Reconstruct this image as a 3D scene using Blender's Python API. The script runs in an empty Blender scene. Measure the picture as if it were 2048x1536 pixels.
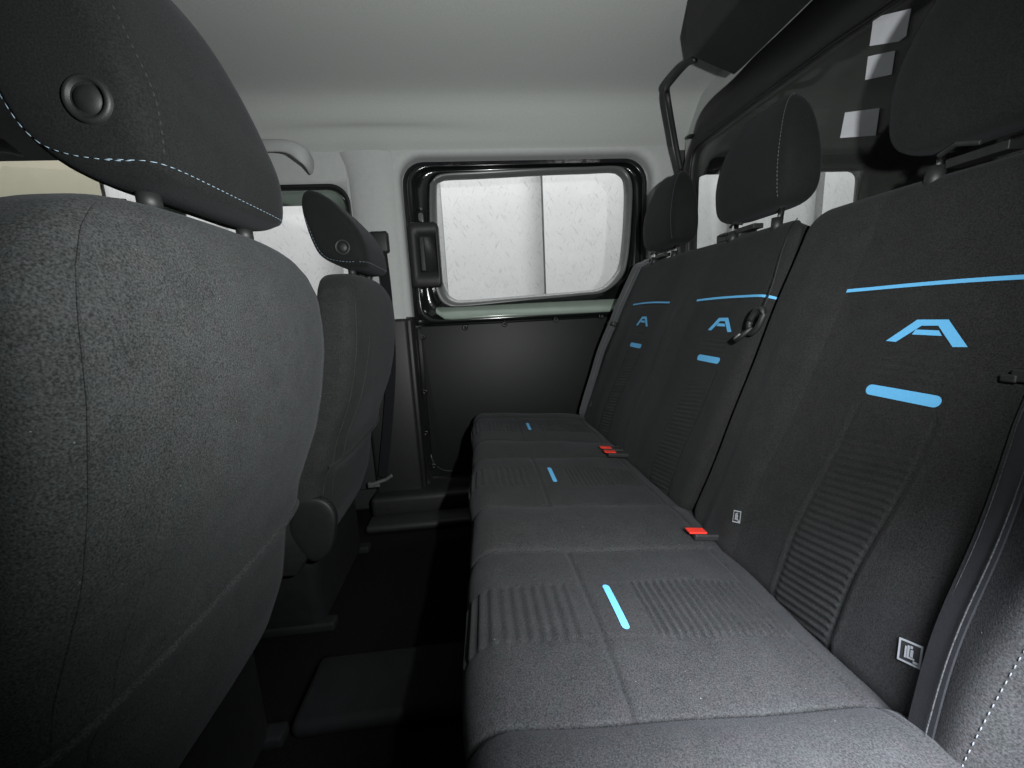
import bpy, math, random
import numpy as np
random.seed(7)
rng = np.random.default_rng(7)
S = bpy.context.scene

# ------------------------------------------------------------------ camera
F_PX, W_PX, H_PX = 790.0, 2048.0, 1536.0
VX, VY, ROLL = 950.0, 630.0, 0.05          # vanishing point of the van's width axis, roll
EYE = 0.86                                  # eye height above the van floor
dY = np.array([(VX-1024)/F_PX, (VY-768)/F_PX, 1.0]); dY /= np.linalg.norm(dY)
_a = np.array([math.sqrt(1-ROLL**2), -ROLL, 0.0]); dX = _a-dY*_a.dot(dY); dX /= np.linalg.norm(dX)
dZ = -np.cross(dY, dX)
if dZ[1] > 0: dZ = -dZ
from mathutils import Matrix, Vector
cd = bpy.data.cameras.new('camera'); cam = bpy.data.objects.new('camera', cd); S.collection.objects.link(cam)
cd.sensor_width = 36.0; cd.lens = F_PX/W_PX*36.0; cd.clip_start = 0.01; cd.clip_end = 200
right = Vector((dX[0], dY[0], dZ[0])); down = Vector((dX[1], dY[1], dZ[1])); fwd = Vector((dX[2], dY[2], dZ[2]))
M4 = Matrix.Identity(4)
for i in range(3):
    M4[i][0] = right[i]; M4[i][1] = -down[i]; M4[i][2] = -fwd[i]
M4[2][3] = EYE
cam.matrix_world = M4
S.camera = cam

# ------------------------------------------------------------------ world, lamps, exposure
wd = bpy.data.worlds.new('World'); S.world = wd; wd.use_nodes = True
bg = wd.node_tree.nodes['Background']; bg.inputs[0].default_value = (0.80, 0.88, 1.0, 1); bg.inputs[1].default_value = 0.05
def lamp(name, kind, loc, target, energy, col=(1,1,1), **kw):
    l = bpy.data.lights.new(name, kind); l.energy = energy; l.color = col
    for k, v in kw.items(): setattr(l, k, v)
    o = bpy.data.objects.new(name, l); S.collection.objects.link(o); o.location = loc
    d = Vector(target)-Vector(loc); o.rotation_euler = d.to_track_quat('-Z', 'Y').to_euler()
    return o
# the camera's own light, held just right of the lens
lamp('camera_flash', 'SPOT', (0.19, 0.03, EYE+0.08), (0.02, 1.5, EYE+0.17), 70, (0.98, 1.0, 0.975), spot_size=math.radians(138), spot_blend=1.0, shadow_soft_size=0.012)
# cool light falling in through the open door behind the camera
lamp('open_door_light', 'AREA', (0.33, -0.02, EYE-0.08), (0.31, 0.17, EYE-0.45), 9.5, (0.90, 0.92, 1.0), shape='RECTANGLE', size=0.30, size_y=0.22, spread=math.radians(84))
# added area light that brightens the white wall outside, its source unseen
lamp('wall_fill_light', 'AREA', (0.2, 2.45, 4.2), (0.2, 3.3, 1.0), 430, (1.0, 0.98, 0.99), shape='RECTANGLE', size=8.5, size_y=0.5)
S.view_settings.view_transform = 'Standard'; S.view_settings.look = 'None'
S.view_settings.exposure = 0.0; S.view_settings.gamma = 1.0; S.view_settings.use_curve_mapping = False
S.render.engine = 'CYCLES'

# ------------------------------------------------------------------ pixel -> point helpers (camera-relative Z is +EYE in the world)
def ray(px, py):
    c = np.array([(px-1024)/F_PX, (py-768)/F_PX, 1.0]); return np.array([c.dot(dX), c.dot(dY), c.dot(dZ)])
def onplane(px, py, n, d):
    r = ray(px, py); p = r*d/r.dot(np.array(n, float)); return np.array([p[0], p[1], p[2]+EYE])
def onY(p, y): return onplane(p[0], p[1], (0,1,0), y)
def onX(p, x): return onplane(p[0], p[1], (1,0,0), x)
def onZ(p, z): return onplane(p[0], p[1], (0,0,1), z)          # z relative to the eye

# ------------------------------------------------------------------ materials
def mat(name, base, rough=0.6, metal=0.0, spec=0.5, noise=0.0, nscale=200, bump=0.0, bscale=600, coat=0.0, sheen=0.0, tint=None):
    m = bpy.data.materials.new(name); m.use_nodes = True
    nt = m.node_tree; b = nt.nodes['Principled BSDF']
    if isinstance(base, (int, float)): base = (base, base, base)
    b.inputs['Base Color'].default_value = (*base, 1); b.inputs['Roughness'].default_value = rough
    b.inputs['Metallic'].default_value = metal; b.inputs['Specular IOR Level'].default_value = spec
    b.inputs['Coat Weight'].default_value = coat
    b.inputs['Sheen Weight'].default_value = sheen
    if sheen: b.inputs['Sheen Roughness'].default_value = 0.5; b.inputs['Sheen Tint'].default_value = (0.9, 0.95, 1, 1)
    tc = nt.nodes.new('ShaderNodeTexCoord')
    if noise > 0:
        n = nt.nodes.new('ShaderNodeTexNoise'); n.inputs['Scale'].default_value = nscale; n.inputs['Detail'].default_value = 4
        nt.links.new(tc.outputs['Object'], n.inputs['Vector'])
        r = nt.nodes.new('ShaderNodeValToRGB')
        lo = tuple(max(0, c*(1-noise)) for c in base); t2 = tint or base; hi = tuple(c*(1+noise) for c in t2)
        r.color_ramp.elements[0].position = 0.3; r.color_ramp.elements[0].color = (*lo, 1)
        r.color_ramp.elements[1].position = 0.7; r.color_ramp.elements[1].color = (*hi, 1)
        nt.links.new(n.outputs['Fac'], r.inputs['Fac']); nt.links.new(r.outputs['Color'], b.inputs['Base Color'])
    if bump > 0:
        n2 = nt.nodes.new('ShaderNodeTexNoise'); n2.inputs['Scale'].default_value = bscale; n2.inputs['Detail'].default_value = 3
        nt.links.new(tc.outputs['Object'], n2.inputs['Vector'])
        bp = nt.nodes.new('ShaderNodeBump'); bp.inputs['Strength'].default_value = bump; bp.inputs['Distance'].default_value = 0.001
        nt.links.new(n2.outputs['Fac'], bp.inputs['Height']); nt.links.new(bp.outputs['Normal'], b.inputs['Normal'])
    return m
def fabric(name, base, lint=True, weave=620, sheen=0.03, mott=0.62):
    """woven seat cloth: fine weave relief, mottled yarn colour, a few bright lint specks"""
    m = bpy.data.materials.new(name); m.use_nodes = True
    nt = m.node_tree; b = nt.nodes['Principled BSDF']; N = nt.nodes.new; L = nt.links.new
    b.inputs['Roughness'].default_value = 0.92; b.inputs['Specular IOR Level'].default_value = 0.25
    b.inputs['Sheen Weight'].default_value = sheen; b.inputs['Sheen Roughness'].default_value = 0.45
    b.inputs['Sheen Tint'].default_value = (0.85, 0.9, 1, 1)
    tc = N('ShaderNodeTexCoord')
    n1 = N('ShaderNodeTexNoise'); n1.inputs['Scale'].default_value = 560; n1.inputs['Detail'].default_value = 3; L(tc.outputs['Object'], n1.inputs['Vector'])
    n2 = N('ShaderNodeTexNoise'); n2.inputs['Scale'].default_value = 28; n2.inputs['Detail'].default_value = 5; L(tc.outputs['Object'], n2.inputs['Vector'])
    mx = N('ShaderNodeMath'); mx.operation = 'MULTIPLY_ADD'; mx.inputs[1].default_value = 0.16; L(n2.outputs['Fac'], mx.inputs[0])
    sc1 = N('ShaderNodeMath'); sc1.operation = 'MULTIPLY'; sc1.inputs[1].default_value = 0.84; L(n1.outputs['Fac'], sc1.inputs[0]); L(sc1.outputs[0], mx.inputs[2])
    r = N('ShaderNodeValToRGB'); r.color_ramp.elements[0].position = 0.35*2*0.5+0.45; r.color_ramp.elements[1].position = 1.0
    r.color_ramp.elements[0].position = 0.34; r.color_ramp.elements[1].position = 0.66
    hf = N('ShaderNodeMath'); hf.operation = 'MULTIPLY'; hf.inputs[1].default_value = 1.0; L(mx.outputs[0], hf.inputs[0])
    r.color_ramp.elements[0].color = (*[c*(1-mott) for c in base], 1); r.color_ramp.elements[1].color = (*[c*(1+mott) for c in base], 1)
    L(hf.outputs[0], r.inputs['Fac'])
    col = r.outputs['Color']
    # yarn hue drifting between cool and warm grey
    n3 = N('ShaderNodeTexNoise'); n3.inputs['Scale'].default_value = 55; n3.inputs['Detail'].default_value = 2; L(tc.outputs['Object'], n3.inputs['Vector'])
    hue = N('ShaderNodeValToRGB'); hue.color_ramp.elements[0].position = 0.35; hue.color_ramp.elements[1].position = 0.65
    hue.color_ramp.elements[0].color = (0.95, 1.02, 1.01, 1); hue.color_ramp.elements[1].color = (1.03, 0.99, 1.02, 1)
    L(n3.outputs['Fac'], hue.inputs['Fac'])
    mm = N('ShaderNodeMix'); mm.data_type = 'RGBA'; mm.blend_type = 'MULTIPLY'; mm.inputs['Factor'].default_value = 1.0
    L(col, mm.inputs['A']); L(hue.outputs['Color'], mm.inputs['B']); col = mm.outputs['Result']
    if lint:
        v = N('ShaderNodeTexVoronoi'); v.inputs['Scale'].default_value = 75; L(tc.outputs['Object'], v.inputs['Vector'])
        wn = N('ShaderNodeMath'); wn.operation = 'LESS_THAN'; wn.inputs[1].default_value = 0.042; L(v.outputs['Distance'], wn.inputs[0])
        sp = N('ShaderNodeSeparateColor'); L(v.outputs['Color'], sp.inputs[0])
        pk = N('ShaderNodeMath'); pk.operation = 'GREATER_THAN'; pk.inputs[1].default_value = 0.72; L(sp.outputs[0], pk.inputs[0])
        mu = N('ShaderNodeMath'); mu.operation = 'MULTIPLY'; L(wn.outputs[0], mu.inputs[0]); L(pk.outputs[0], mu.inputs[1])
        ml = N('ShaderNodeMix'); ml.data_type = 'RGBA'; L(mu.outputs[0], ml.inputs['Factor']); L(col, ml.inputs['A']); ml.inputs['B'].default_value = (0.16, 0.17, 0.17, 1)
        col = ml.outputs['Result']
    L(col, b.inputs['Base Color'])
    w1 = N('ShaderNodeTexNoise'); w1.inputs['Scale'].default_value = weave; w1.inputs['Detail'].default_value = 2; L(tc.outputs['Object'], w1.inputs['Vector'])
    bp = N('ShaderNodeBump'); bp.inputs['Strength'].default_value = 0.5; bp.inputs['Distance'].default_value = 0.0011
    L(w1.outputs['Fac'], bp.inputs['Height']); L(bp.outputs['Normal'], b.inputs['Normal'])
    return m
def glass(name, tint=(0.97, 0.985, 0.98), veil=0.0):
    m = bpy.data.materials.new(name); m.use_nodes = True
    nt = m.node_tree; nt.nodes.remove(nt.nodes['Principled BSDF']); out = nt.nodes['Material Output']
    t = nt.nodes.new('ShaderNodeBsdfTransparent'); t.inputs[0].default_value = (*tint, 1)
    g = nt.nodes.new('ShaderNodeBsdfGlossy'); g.inputs['Roughness'].default_value = 0.03
    lw = nt.nodes.new('ShaderNodeLayerWeight'); lw.inputs[0].default_value = 0.5
    pw = nt.nodes.new('ShaderNodeMath'); pw.operation = 'POWER'; pw.inputs[1].default_value = 4.0; nt.links.new(lw.outputs['Facing'], pw.inputs[0])
    f = nt.nodes.new('ShaderNodeMath'); f.operation = 'MULTIPLY_ADD'; f.inputs[1].default_value = 0.6; f.inputs[2].default_value = 0.03; nt.links.new(pw.outputs[0], f.inputs[0])
    mx = nt.nodes.new('ShaderNodeMixShader'); nt.links.new(f.outputs[0], mx.inputs[0]); nt.links.new(t.outputs[0], mx.inputs[1]); nt.links.new(g.outputs[0], mx.inputs[2])
    last = mx.outputs[0]
    if veil:  # flat grey veil added to lift the unlit load bay behind the pane
        df = nt.nodes.new('ShaderNodeBsdfDiffuse'); df.inputs[0].default_value = (0.5, 0.52, 0.5, 1)
        m2 = nt.nodes.new('ShaderNodeMixShader'); m2.inputs[0].default_value = veil; nt.links.new(last, m2.inputs[1]); nt.links.new(df.outputs[0], m2.inputs[2]); last = m2.outputs[0]
    nt.links.new(last, out.inputs[0]); return m
MT = dict(
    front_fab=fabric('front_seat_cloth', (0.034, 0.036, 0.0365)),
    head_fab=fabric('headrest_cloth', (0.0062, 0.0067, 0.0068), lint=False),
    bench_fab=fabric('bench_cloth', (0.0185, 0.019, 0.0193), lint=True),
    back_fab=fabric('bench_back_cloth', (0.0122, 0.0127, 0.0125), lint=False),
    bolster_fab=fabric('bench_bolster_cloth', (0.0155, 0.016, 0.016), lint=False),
    shell_shade_fab=fabric('shaded_shell_cloth', (0.008, 0.0083, 0.0086), lint=False),  # side cloth darkened so the gap between the backs reads as shade
    side_fab=fabric('side_cloth', (0.03, 0.031, 0.032), lint=False),
    headliner=mat('headliner_felt', (0.415, 0.432, 0.422), 0.95, spec=0.1, noise=0.06, nscale=350, bump=0.25, bscale=900, tint=(0.435,0.452,0.442)),
    far_dimmed_fab=fabric('dimmed_far_seat_cloth', (0.019, 0.0202, 0.0198), lint=False),  # front seat cloth again, darkened for the weaker light on the far seat
    trim=mat('grey_pillar_plastic', (0.42, 0.435, 0.43), 0.65, spec=0.3, noise=0.03, nscale=60, bump=0.12, bscale=1400),
    black_trim=mat('black_plastic', (0.012, 0.0125, 0.013), 0.55, noise=0.2, nscale=80, bump=0.15, bscale=1200),
    dark_trim=mat('dark_grey_plastic', (0.017, 0.0195, 0.021), 0.6, noise=0.15, nscale=90, bump=0.15, bscale=1200),
    gloss=mat('black_door_paint', (0.008, 0.009, 0.009), 0.16, spec=0.6, coat=0.6, noise=0.1, nscale=30),
    gasket=mat('window_gasket', (0.10, 0.105, 0.105), 0.32, spec=0.5, noise=0.08, nscale=50),
    ledge=mat('green_grey_tone', (0.235, 0.285, 0.25), 0.16, spec=0.5, noise=0.06, nscale=12),
    panel=mat('black_hardboard', (0.006, 0.0065, 0.0072), 0.52, spec=0.3, noise=0.12, nscale=25, bump=0.08, bscale=900),
    recliner=mat('recliner_plastic', (0.007, 0.0078, 0.0082), 0.6, noise=0.2, nscale=80, bump=0.15, bscale=1200),
    rubber=mat('rubber', (0.006, 0.006, 0.007), 0.5, noise=0.2, nscale=60),
    screw=mat('screw_plastic', (0.006, 0.006, 0.007), 0.35),
    floor=mat('floor_carpet', (0.003, 0.003, 0.0033), 0.95, spec=0.1, noise=0.5, nscale=120, bump=0.5, bscale=500),
    floor2=mat('floor_plastic', (0.0035, 0.0041, 0.0046), 0.8, spec=0.3, noise=0.4, nscale=30, bump=0.2),
    chrome=mat('chrome', (0.75, 0.75, 0.74), 0.18, metal=1.0),
    blue=mat('blue_print', (0.108, 0.375, 0.66), 0.7, spec=0.2, noise=0.04, nscale=300, bump=0.15, bscale=1200),
    stitch=mat('pale_blue_thread', (0.24, 0.33, 0.40), 0.8),
    stitch2=mat('grey_thread', (0.10, 0.11, 0.12), 0.8),
    seam=mat('dark_seam_thread', (0.012, 0.013, 0.014), 0.9),
    red=mat('red_button', (0.62, 0.035, 0.022), 0.4, noise=0.05, nscale=80),
    webbing=mat('belt_webbing', (0.045, 0.048, 0.052), 0.55, spec=0.5, noise=0.3, nscale=500, bump=0.4, bscale=1500, sheen=0.3),
    web_dark=mat('dark_webbing', (0.008, 0.009, 0.011), 0.6, noise=0.3, nscale=500, bump=0.4, bscale=1500),
    label=mat('paper_label', (0.72, 0.73, 0.78), 0.7, noise=0.05, nscale=40),
    tagmat=mat('tag_cloth', (0.02, 0.02, 0.022), 0.8),
    tagwhite=mat('tag_print', (0.30, 0.32, 0.34), 0.8),
    cargo=mat('cargo_liner', (0.045, 0.048, 0.045), 0.8, noise=0.15, nscale=20),
    glass=glass('door_glass'), pane=glass('partition_pane', (0.95, 0.97, 0.96), 0.035),
)
def wall_mat(name, base, marks=True):
    m = bpy.data.materials.new(name); m.use_nodes = True; nt = m.node_tree; b = nt.nodes['Principled BSDF']; N = nt.nodes.new; L = nt.links.new
    b.inputs['Roughness'].default_value = 0.8; b.inputs['Specular IOR Level'].default_value = 0.2
    tc = N('ShaderNodeTexCoord')
    n = N('ShaderNodeTexNoise'); n.inputs['Scale'].default_value = 5; n.inputs['Detail'].default_value = 8; n.inputs['Roughness'].default_value = 0.7; L(tc.outputs['Object'], n.inputs['Vector'])
    r = N('ShaderNodeValToRGB'); r.color_ramp.elements[0].position = 0.3; r.color_ramp.elements[1].position = 0.75
    r.color_ramp.elements[0].color = (*[c*0.90 for c in base], 1); r.color_ramp.elements[1].color = (*base, 1); L(n.outputs['Fac'], r.inputs['Fac'])
    col = r.outputs['Color']
    if marks:
        for ang, thr, sc in ((0.55, 0.655, 1.0), (-0.5, 0.66, 1.3), (1.0, 0.67, 1.7), (-0.15, 0.67, 2.2)):
            mr = N('ShaderNodeMapping'); mr.inputs['Rotation'].default_value = (0, ang, 0); L(tc.outputs['Object'], mr.inputs['Vector'])
            mp = N('ShaderNodeMapping'); mp.inputs['Scale'].default_value = (58*sc, 1, 11*sc); L(mr.outputs[0], mp.inputs['Vector'])
            k = N('ShaderNodeTexNoise'); k.inputs['Scale'].default_value = 1.0; k.inputs['Detail'].default_value = 2; L(mp.outputs[0], k.inputs['Vector'])
            g = N('ShaderNodeValToRGB'); g.color_ramp.elements[0].position = thr-0.02; g.color_ramp.elements[1].position = thr+0.05; L(k.outputs['Fac'], g.inputs['Fac'])
            g.color_ramp.elements[0].color = (0,0,0,1); g.color_ramp.elements[1].color = (0.34,0.34,0.34,1)
            mx = N('ShaderNodeMix'); mx.data_type = 'RGBA'; L(g.outputs['Color'], mx.inputs['Factor']); L(col, mx.inputs['A']); mx.inputs['B'].default_value = (0.36, 0.37, 0.39, 1); col = mx.outputs['Result']
    L(col, b.inputs['Base Color'])
    return m
MT['wall'] = wall_mat('white_scuffed_board', (0.80, 0.80, 0.80))
MT['cream'] = wall_mat('cream_wall', (0.50, 0.485, 0.37), False)

# ------------------------------------------------------------------ object helpers
def link(o): S.collection.objects.link(o); return o
def mesh(name, verts, faces, m, parent=None, smooth=True):
    me = bpy.data.meshes.new(name); me.from_pydata([tuple(map(float, v)) for v in verts], [], [tuple(int(i) for i in f) for f in faces]); me.update()
    import bmesh
    bm = bmesh.new(); bm.from_mesh(me); bmesh.ops.recalc_face_normals(bm, faces=bm.faces); bm.to_mesh(me); bm.free()
    if smooth: me.polygons.foreach_set('use_smooth', [True]*len(me.polygons))
    me.materials.append(MT[m] if isinstance(m, str) else m)
    o = link(bpy.data.objects.new(name, me))
    if parent: o.parent = parent; o.matrix_parent_inverse = parent.matrix_world.inverted()
    return o
def gridmesh(name, P, m, parent=None):
    """P: array (rows, cols, 3)"""
    R, C = P.shape[:2]
    me = bpy.data.meshes.new(name); me.vertices.add(R*C); me.vertices.foreach_set('co', P.reshape(-1).astype(np.float32))
    i = np.arange(R*C).reshape(R, C); q = np.stack([i[:-1,:-1], i[:-1,1:], i[1:,1:], i[1:,:-1]], -1).reshape(-1, 4)
    me.loops.add(q.size); me.loops.foreach_set('vertex_index', q.reshape(-1).astype(np.int32))
    me.polygons.add(len(q)); me.polygons.foreach_set('loop_start', (np.arange(len(q))*4).astype(np.int32))
    me.polygons.foreach_set('use_smooth', np.ones(len(q), bool)); me.update(calc_edges=True); me.validate()
    me.materials.append(MT[m]); o = link(bpy.data.objects.new(name, me))
    if parent: o.parent = parent; o.matrix_parent_inverse = parent.matrix_world.inverted()
    return o
def thing(name, label, cat, loc, group=None):
    o = link(bpy.data.objects.new(name, None)); o.location = loc; o.empty_display_size = 0.05
    o['label'] = label; o['category'] = cat
    if group: o['group'] = group
    bpy.context.view_layer.update(); return o
def tag(o, label, cat, group=None):
    o['label'] = label; o['category'] = cat
    if group: o['group'] = group
    return o
def struct(o): o['kind'] = 'structure'; return o
def catmull(pts, n=8, closed=True):
    P = [np.array(p, float) for p in pts]; N = len(P); out = []
    rngi = range(N) if closed else range(N-1)
    for i in rngi:
        if closed: p0, p1, p2, p3 = P[i-1], P[i], P[(i+1) % N], P[(i+2) % N]
        else: p0, p1, p2, p3 = P[max(i-1, 0)], P[i], P[i+1], P[min(i+2, N-1)]
        for k in range(n):
            t = k/n; out.append(0.5*((2*p1)+(-p0+p2)*t+(2*p0-5*p1+4*p2-p3)*t*t+(-p0+3*p1-3*p2+p3)*t**3))
    if not closed: out.append(P[-1])
    return np.array(out)
def tubegeo(path, r, n=10, caps=True):
    path = [np.array(p, float) for p in path]; V, Fc = [], []; up = np.array([0.13, 0.21, 0.97])
    for i, p in enumerate(path):
        t = path[min(i+1, len(path)-1)]-path[max(i-1, 0)]; t /= np.linalg.norm(t)+1e-12
        a = np.cross(t, up); a /= np.linalg.norm(a)+1e-12; b = np.cross(t, a)
        rr = r[i] if hasattr(r, '__len__') else r
        for k in range(n):
            an = 2*math.pi*k/n; V.append(p+rr*(a*math.cos(an)+b*math.sin(an)))
    for i in range(len(path)-1):
        for k in range(n): Fc.append((i*n+k, i*n+(k+1) % n, (i+1)*n+(k+1) % n, (i+1)*n+k))
    if caps: Fc.append(tuple(range(n))[::-1]); Fc.append(tuple(range((len(path)-1)*n, len(path)*n)))
    return V, Fc
def tube(name, path, r, m, parent=None, n=10): V, Fc = tubegeo(path, r, n); return mesh(name, V, Fc, m, parent)
def join(parts):
    V, Fc = [], []
    for v, f in parts:
        o = len(V); V += list(v); Fc += [tuple(i+o for i in q) for q in f]
    return V, Fc
def boxgeo(c, s, rot=None):
    c = np.array(c, float); s = np.array(s, float)/2
    V = [np.array([sx*s[0], sy*s[1], sz*s[2]]) for sx in (-1,1) for sy in (-1,1) for sz in (-1,1)]
    if rot is not None: V = [np.array(rot) @ v for v in V]
    V = [v+c for v in V]
    return V, [(0,1,3,2),(4,6,7,5),(0,4,5,1),(2,3,7,6),(0,2,6,4),(1,5,7,3)]
def bevel(o, w=0.004, seg=3, ang=40):
    b = o.modifiers.new('bevel', 'BEVEL'); b.width = w; b.segments = seg; b.limit_method = 'ANGLE'; b.angle_limit = math.radians(ang); return o
def box(name, c, s, m, parent=None, bw=0.004, rot=None):
    V, Fc = boxgeo(c, s, rot); o = mesh(name, V, Fc, m, parent, smooth=True); bevel(o, bw)
    return o
def prism(name, poly, nvec, m, parent=None, bw=0.0):
    """closed polygon of 3d points extruded along nvec"""
    n = len(poly); V = [np.array(p) for p in poly]+[np.array(p)+np.array(nvec) for p in poly]
    Fc = [tuple(range(n))[::-1], tuple(range(n, 2*n))]+[(i, (i+1) % n, n+(i+1) % n, n+i) for i in range(n)]
    o = mesh(name, V, Fc, m, parent, smooth=bw > 0)
    if bw: bevel(o, bw)
    return o
def resample(poly, n):
    P = np.vstack([poly, poly[:1]]); d = np.r_[0, np.cumsum(np.linalg.norm(np.diff(P, axis=0), axis=1))]
    t = np.linspace(0, d[-1], n+1)[:-1]; return np.stack([np.interp(t, d, P[:, k]) for k in range(3)], 1)
def rings(name, loops, m, parent=None, caps=(False, False)):
    """skin a list of equal-length closed loops"""
    n = len(loops[0]); V = [p for l in loops for p in l]; Fc = []
    for i in range(len(loops)-1):
        for k in range(n): Fc.append((i*n+k, i*n+(k+1) % n, (i+1)*n+(k+1) % n, (i+1)*n+k))
    if caps[0]: Fc.append(tuple(range(n))[::-1])
    if caps[1]: Fc.append(tuple(range((len(loops)-1)*n, len(loops)*n)))
    return mesh(name, V, Fc, m, parent)
def ringalign(poly, n=160):
    """resample a closed outline by angle about its centre so that concentric outlines line up"""
    c = poly.mean(0); P = resample(poly, 1200); a = np.arctan2(P[:, 2]-c[2], P[:, 0]-c[0]); o = np.argsort(a)
    t = np.linspace(-math.pi, math.pi, n+1)[:-1]
    return np.stack([np.interp(t, a[o], P[o, k], period=2*math.pi) for k in range(3)], 1)
def ribbon(name, pts, wdir, width, m, parent=None, thick=0.0015):
    pts = np.array(pts, float); V, Fc = [], []
    wd_ = np.array(wdir, float); W = wd_ if wd_.ndim == 2 else np.repeat(wd_[None], len(pts), 0)
    for i, p in enumerate(pts):
        t = pts[min(i+1, len(pts)-1)]-pts[max(i-1, 0)]; t /= np.linalg.norm(t)
        w = W[i]-t*W[i].dot(t); w /= np.linalg.norm(w); nn = np.cross(t, w)
        for k, (a, b) in enumerate(((-1,-1), (1,-1), (1,1), (-1,1))): V.append(p+w*a*width/2+nn*b*thick/2)
    for i in range(len(pts)-1):
        for k in range(4): Fc.append((i*4+k, i*4+(k+1) % 4, (i+1)*4+(k+1) % 4, (i+1)*4+k))
    Fc += [(3,2,1,0), tuple((len(pts)-1)*4+k for k in range(4))]
    return mesh(name, V, Fc, m, parent, smooth=False)
sstep = lambda x: np.clip(x, 0, 1)**2*(3-2*np.clip(x, 0, 1))

# ================================================================== SETTING
YW, YD = 1.74, 1.80          # inner face of the far body side, inner face of the sliding door
# --- floor
def fl(x0, x1, y0, y1, z): return [(x0,y0,z), (x1,y0,z), (x1,y1,z), (x0,y1,z)]
floor = struct(mesh('floor', fl(-2.6, 2.8, -0.1, 1.9, 0.0), [(0,1,2,3)], 'floor', smooth=False))
def ground_box(name, x0, x1, y0, y1, z0, z1, m, bw=0.012):
    return struct(box(name, ((x0+x1)/2, (y0+y1)/2, (z0+z1)/2), (x1-x0, y1-y0, z1-z0), m, None, bw))
ground_box('door_sill', -0.50, 0.85, 1.63, 1.86, 0.002, 0.105, 'black_trim', 0.02)
ground_box('floor_step', -0.50, 0.85, 1.52, 1.63, 0.002, 0.035, 'black_trim', 0.015)
ground_box('floor_duct', -0.44, -0.03, 0.72, 0.90, 0.002, 0.042, 'floor2', 0.018)
struct(mesh('road', fl(-30, 30, -30, 30, -0.45), [(0,1,2,3)], mat('asphalt', (0.05,0.05,0.052), 0.9, noise=0.3, nscale=40), smooth=False))

# --- headliner: swept profile over the cabin, front to back
def headliner():
    prof = [(-0.15, 0.74), (0.05, 0.795), (0.4, 0.815), (0.9, 0.822), (1.3, 0.814), (1.47, 0.808), (1.57, 0.798), (1.62, 0.778), (1.66, 0.738), (1.69, 0.705), (1.715, 0.680), (1.735, 0.662), (1.748, 0.645)]
    prof = catmull([(p[0], p[1], 0) for p in prof], 8, False)[:, :2]
    xs = np.linspace(-1.75, 0.97, 110); P = np.zeros((len(xs), len(prof), 3))
    for i, x in enumerate(xs):
        for j, (y, z) in enumerate(prof):
            dz = 0.0
            # long hollow pressed in above the pillar
            q = ((x+0.36)/0.40)**2+((z-0.700)/0.022)**2
            dz += 0.018*math.exp(-q)
            # shallow roof bow at the cabin's middle
            P[i, j] = (x, y, z+dz+EYE)
    struct(gridmesh('headliner', P, 'headliner'))
headliner()
# small header strip over the windscreen
ground_box('windscreen_header', -1.86, -1.75, 0.0, 1.74, 0.765+EYE, 0.83+EYE, 'trim', 0.03)

# --- far body side (grey trim) with the door opening and the front window opening left free
def rrect(x0, x1, z0, z1, r, n=8, y=0.0):
    out = []
    rr = r if hasattr(r, '__len__') else (r,)*4          # radii: BL, BR, TR, TL
    for (cx, cz, a0, q) in ((x0, z0, 180, rr[0]), (x1, z0, 270, rr[1]), (x1, z1, 0, rr[2]), (x0, z1, 90, rr[3])):
        ox = cx+q if cx == x0 else cx-q; oz = cz+q if cz == z0 else cz-q
        for k in range(n+1):
            a = math.radians(a0+90*k/n); out.append((ox+q*math.cos(a), y, oz+q*math.sin(a)+EYE))
    return np.array(out)
def strip_wall(name, xa, xb, za, zb, y, thick, m, bw=0.01): return struct(box(name, ((xa+xb)/2, y+thick/2, (za+zb)/2+EYE), (xb-xa, thick, zb-za), m, None, bw))
door_outline = rrect(-0.268, 0.795, -0.80, 0.640, (0.10, 0.10, 0.10, 0.09), 10, YW)
# wall sheet around the door opening: ring from a big rectangle to the opening, then a rolled lip back to the door
big = rrect(-0.475, 0.90, -0.86, 0.665, (0.002, 0.002, 0.002, 0.002), 10, YW)
def offset_loop(loop, dx, dz, y):
    c = np.array([0.2635, y, EYE-0.08]); L = loop.copy()
    L[:, 0] = c[0]+(loop[:, 0]-c[0])*(1+dx/0.53); L[:, 2] = c[2]+(loop[:, 2]-c[2])*(1+dz/0.72); L[:, 1] = y; return L
N_ = 240
lip0 = ringalign(big, N_); d0 = ringalign(door_outline, N_)
lips = [lip0, offset_loop(d0, 0.030, 0.020, YW-0.002), offset_loop(d0, 0.012, 0.008, YW+0.002), offset_loop(d0, 0.002, 0.001, YW+0.012), offset_loop(d0, 0.0, 0.0, YW+0.035), offset_loop(d0, 0.0, 0.0, YW+0.075)]
for k in range(len(lips[0])):
    lips[0][k][1] = YW
wall = struct(rings('body_side_trim', lips, 'trim'))
wall.data.materials.append(MT['black_trim'])
for p in wall.data.polygons:
    c = p.center
    if c.z < EYE+0.002: p.material_index = 1
# pillar between the front window and the sliding door, set proud
def pillar():
    P = []
    for z in np.linspace(0.0, 0.652, 14):
        w = 0.0 if z < 0.55 else (z-0.55)**2*2.5
        row = []
        for t in np.linspace(0, 1, 13):
            x = -0.462-w+(0.170+w)*t; y = YW-0.004-0.022*math.sin(math.pi*min(max(t, 0), 1))**0.6
            row.append((x, y, z+EYE))
        P.append(row)
    return gridmesh('pillar_trim', np.array(P), 'trim')
struct(pillar())
struct(box('pillar_lower_trim', (-0.385, 1.722, EYE-0.40), (0.20, 0.05, 0.80), 'black_trim', None, 0.015))
struct(box('pillar_weatherstrip', (-0.284, 1.738, EYE-0.40), (0.034, 0.03, 0.80), 'rubber', None, 0.012))
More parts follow.
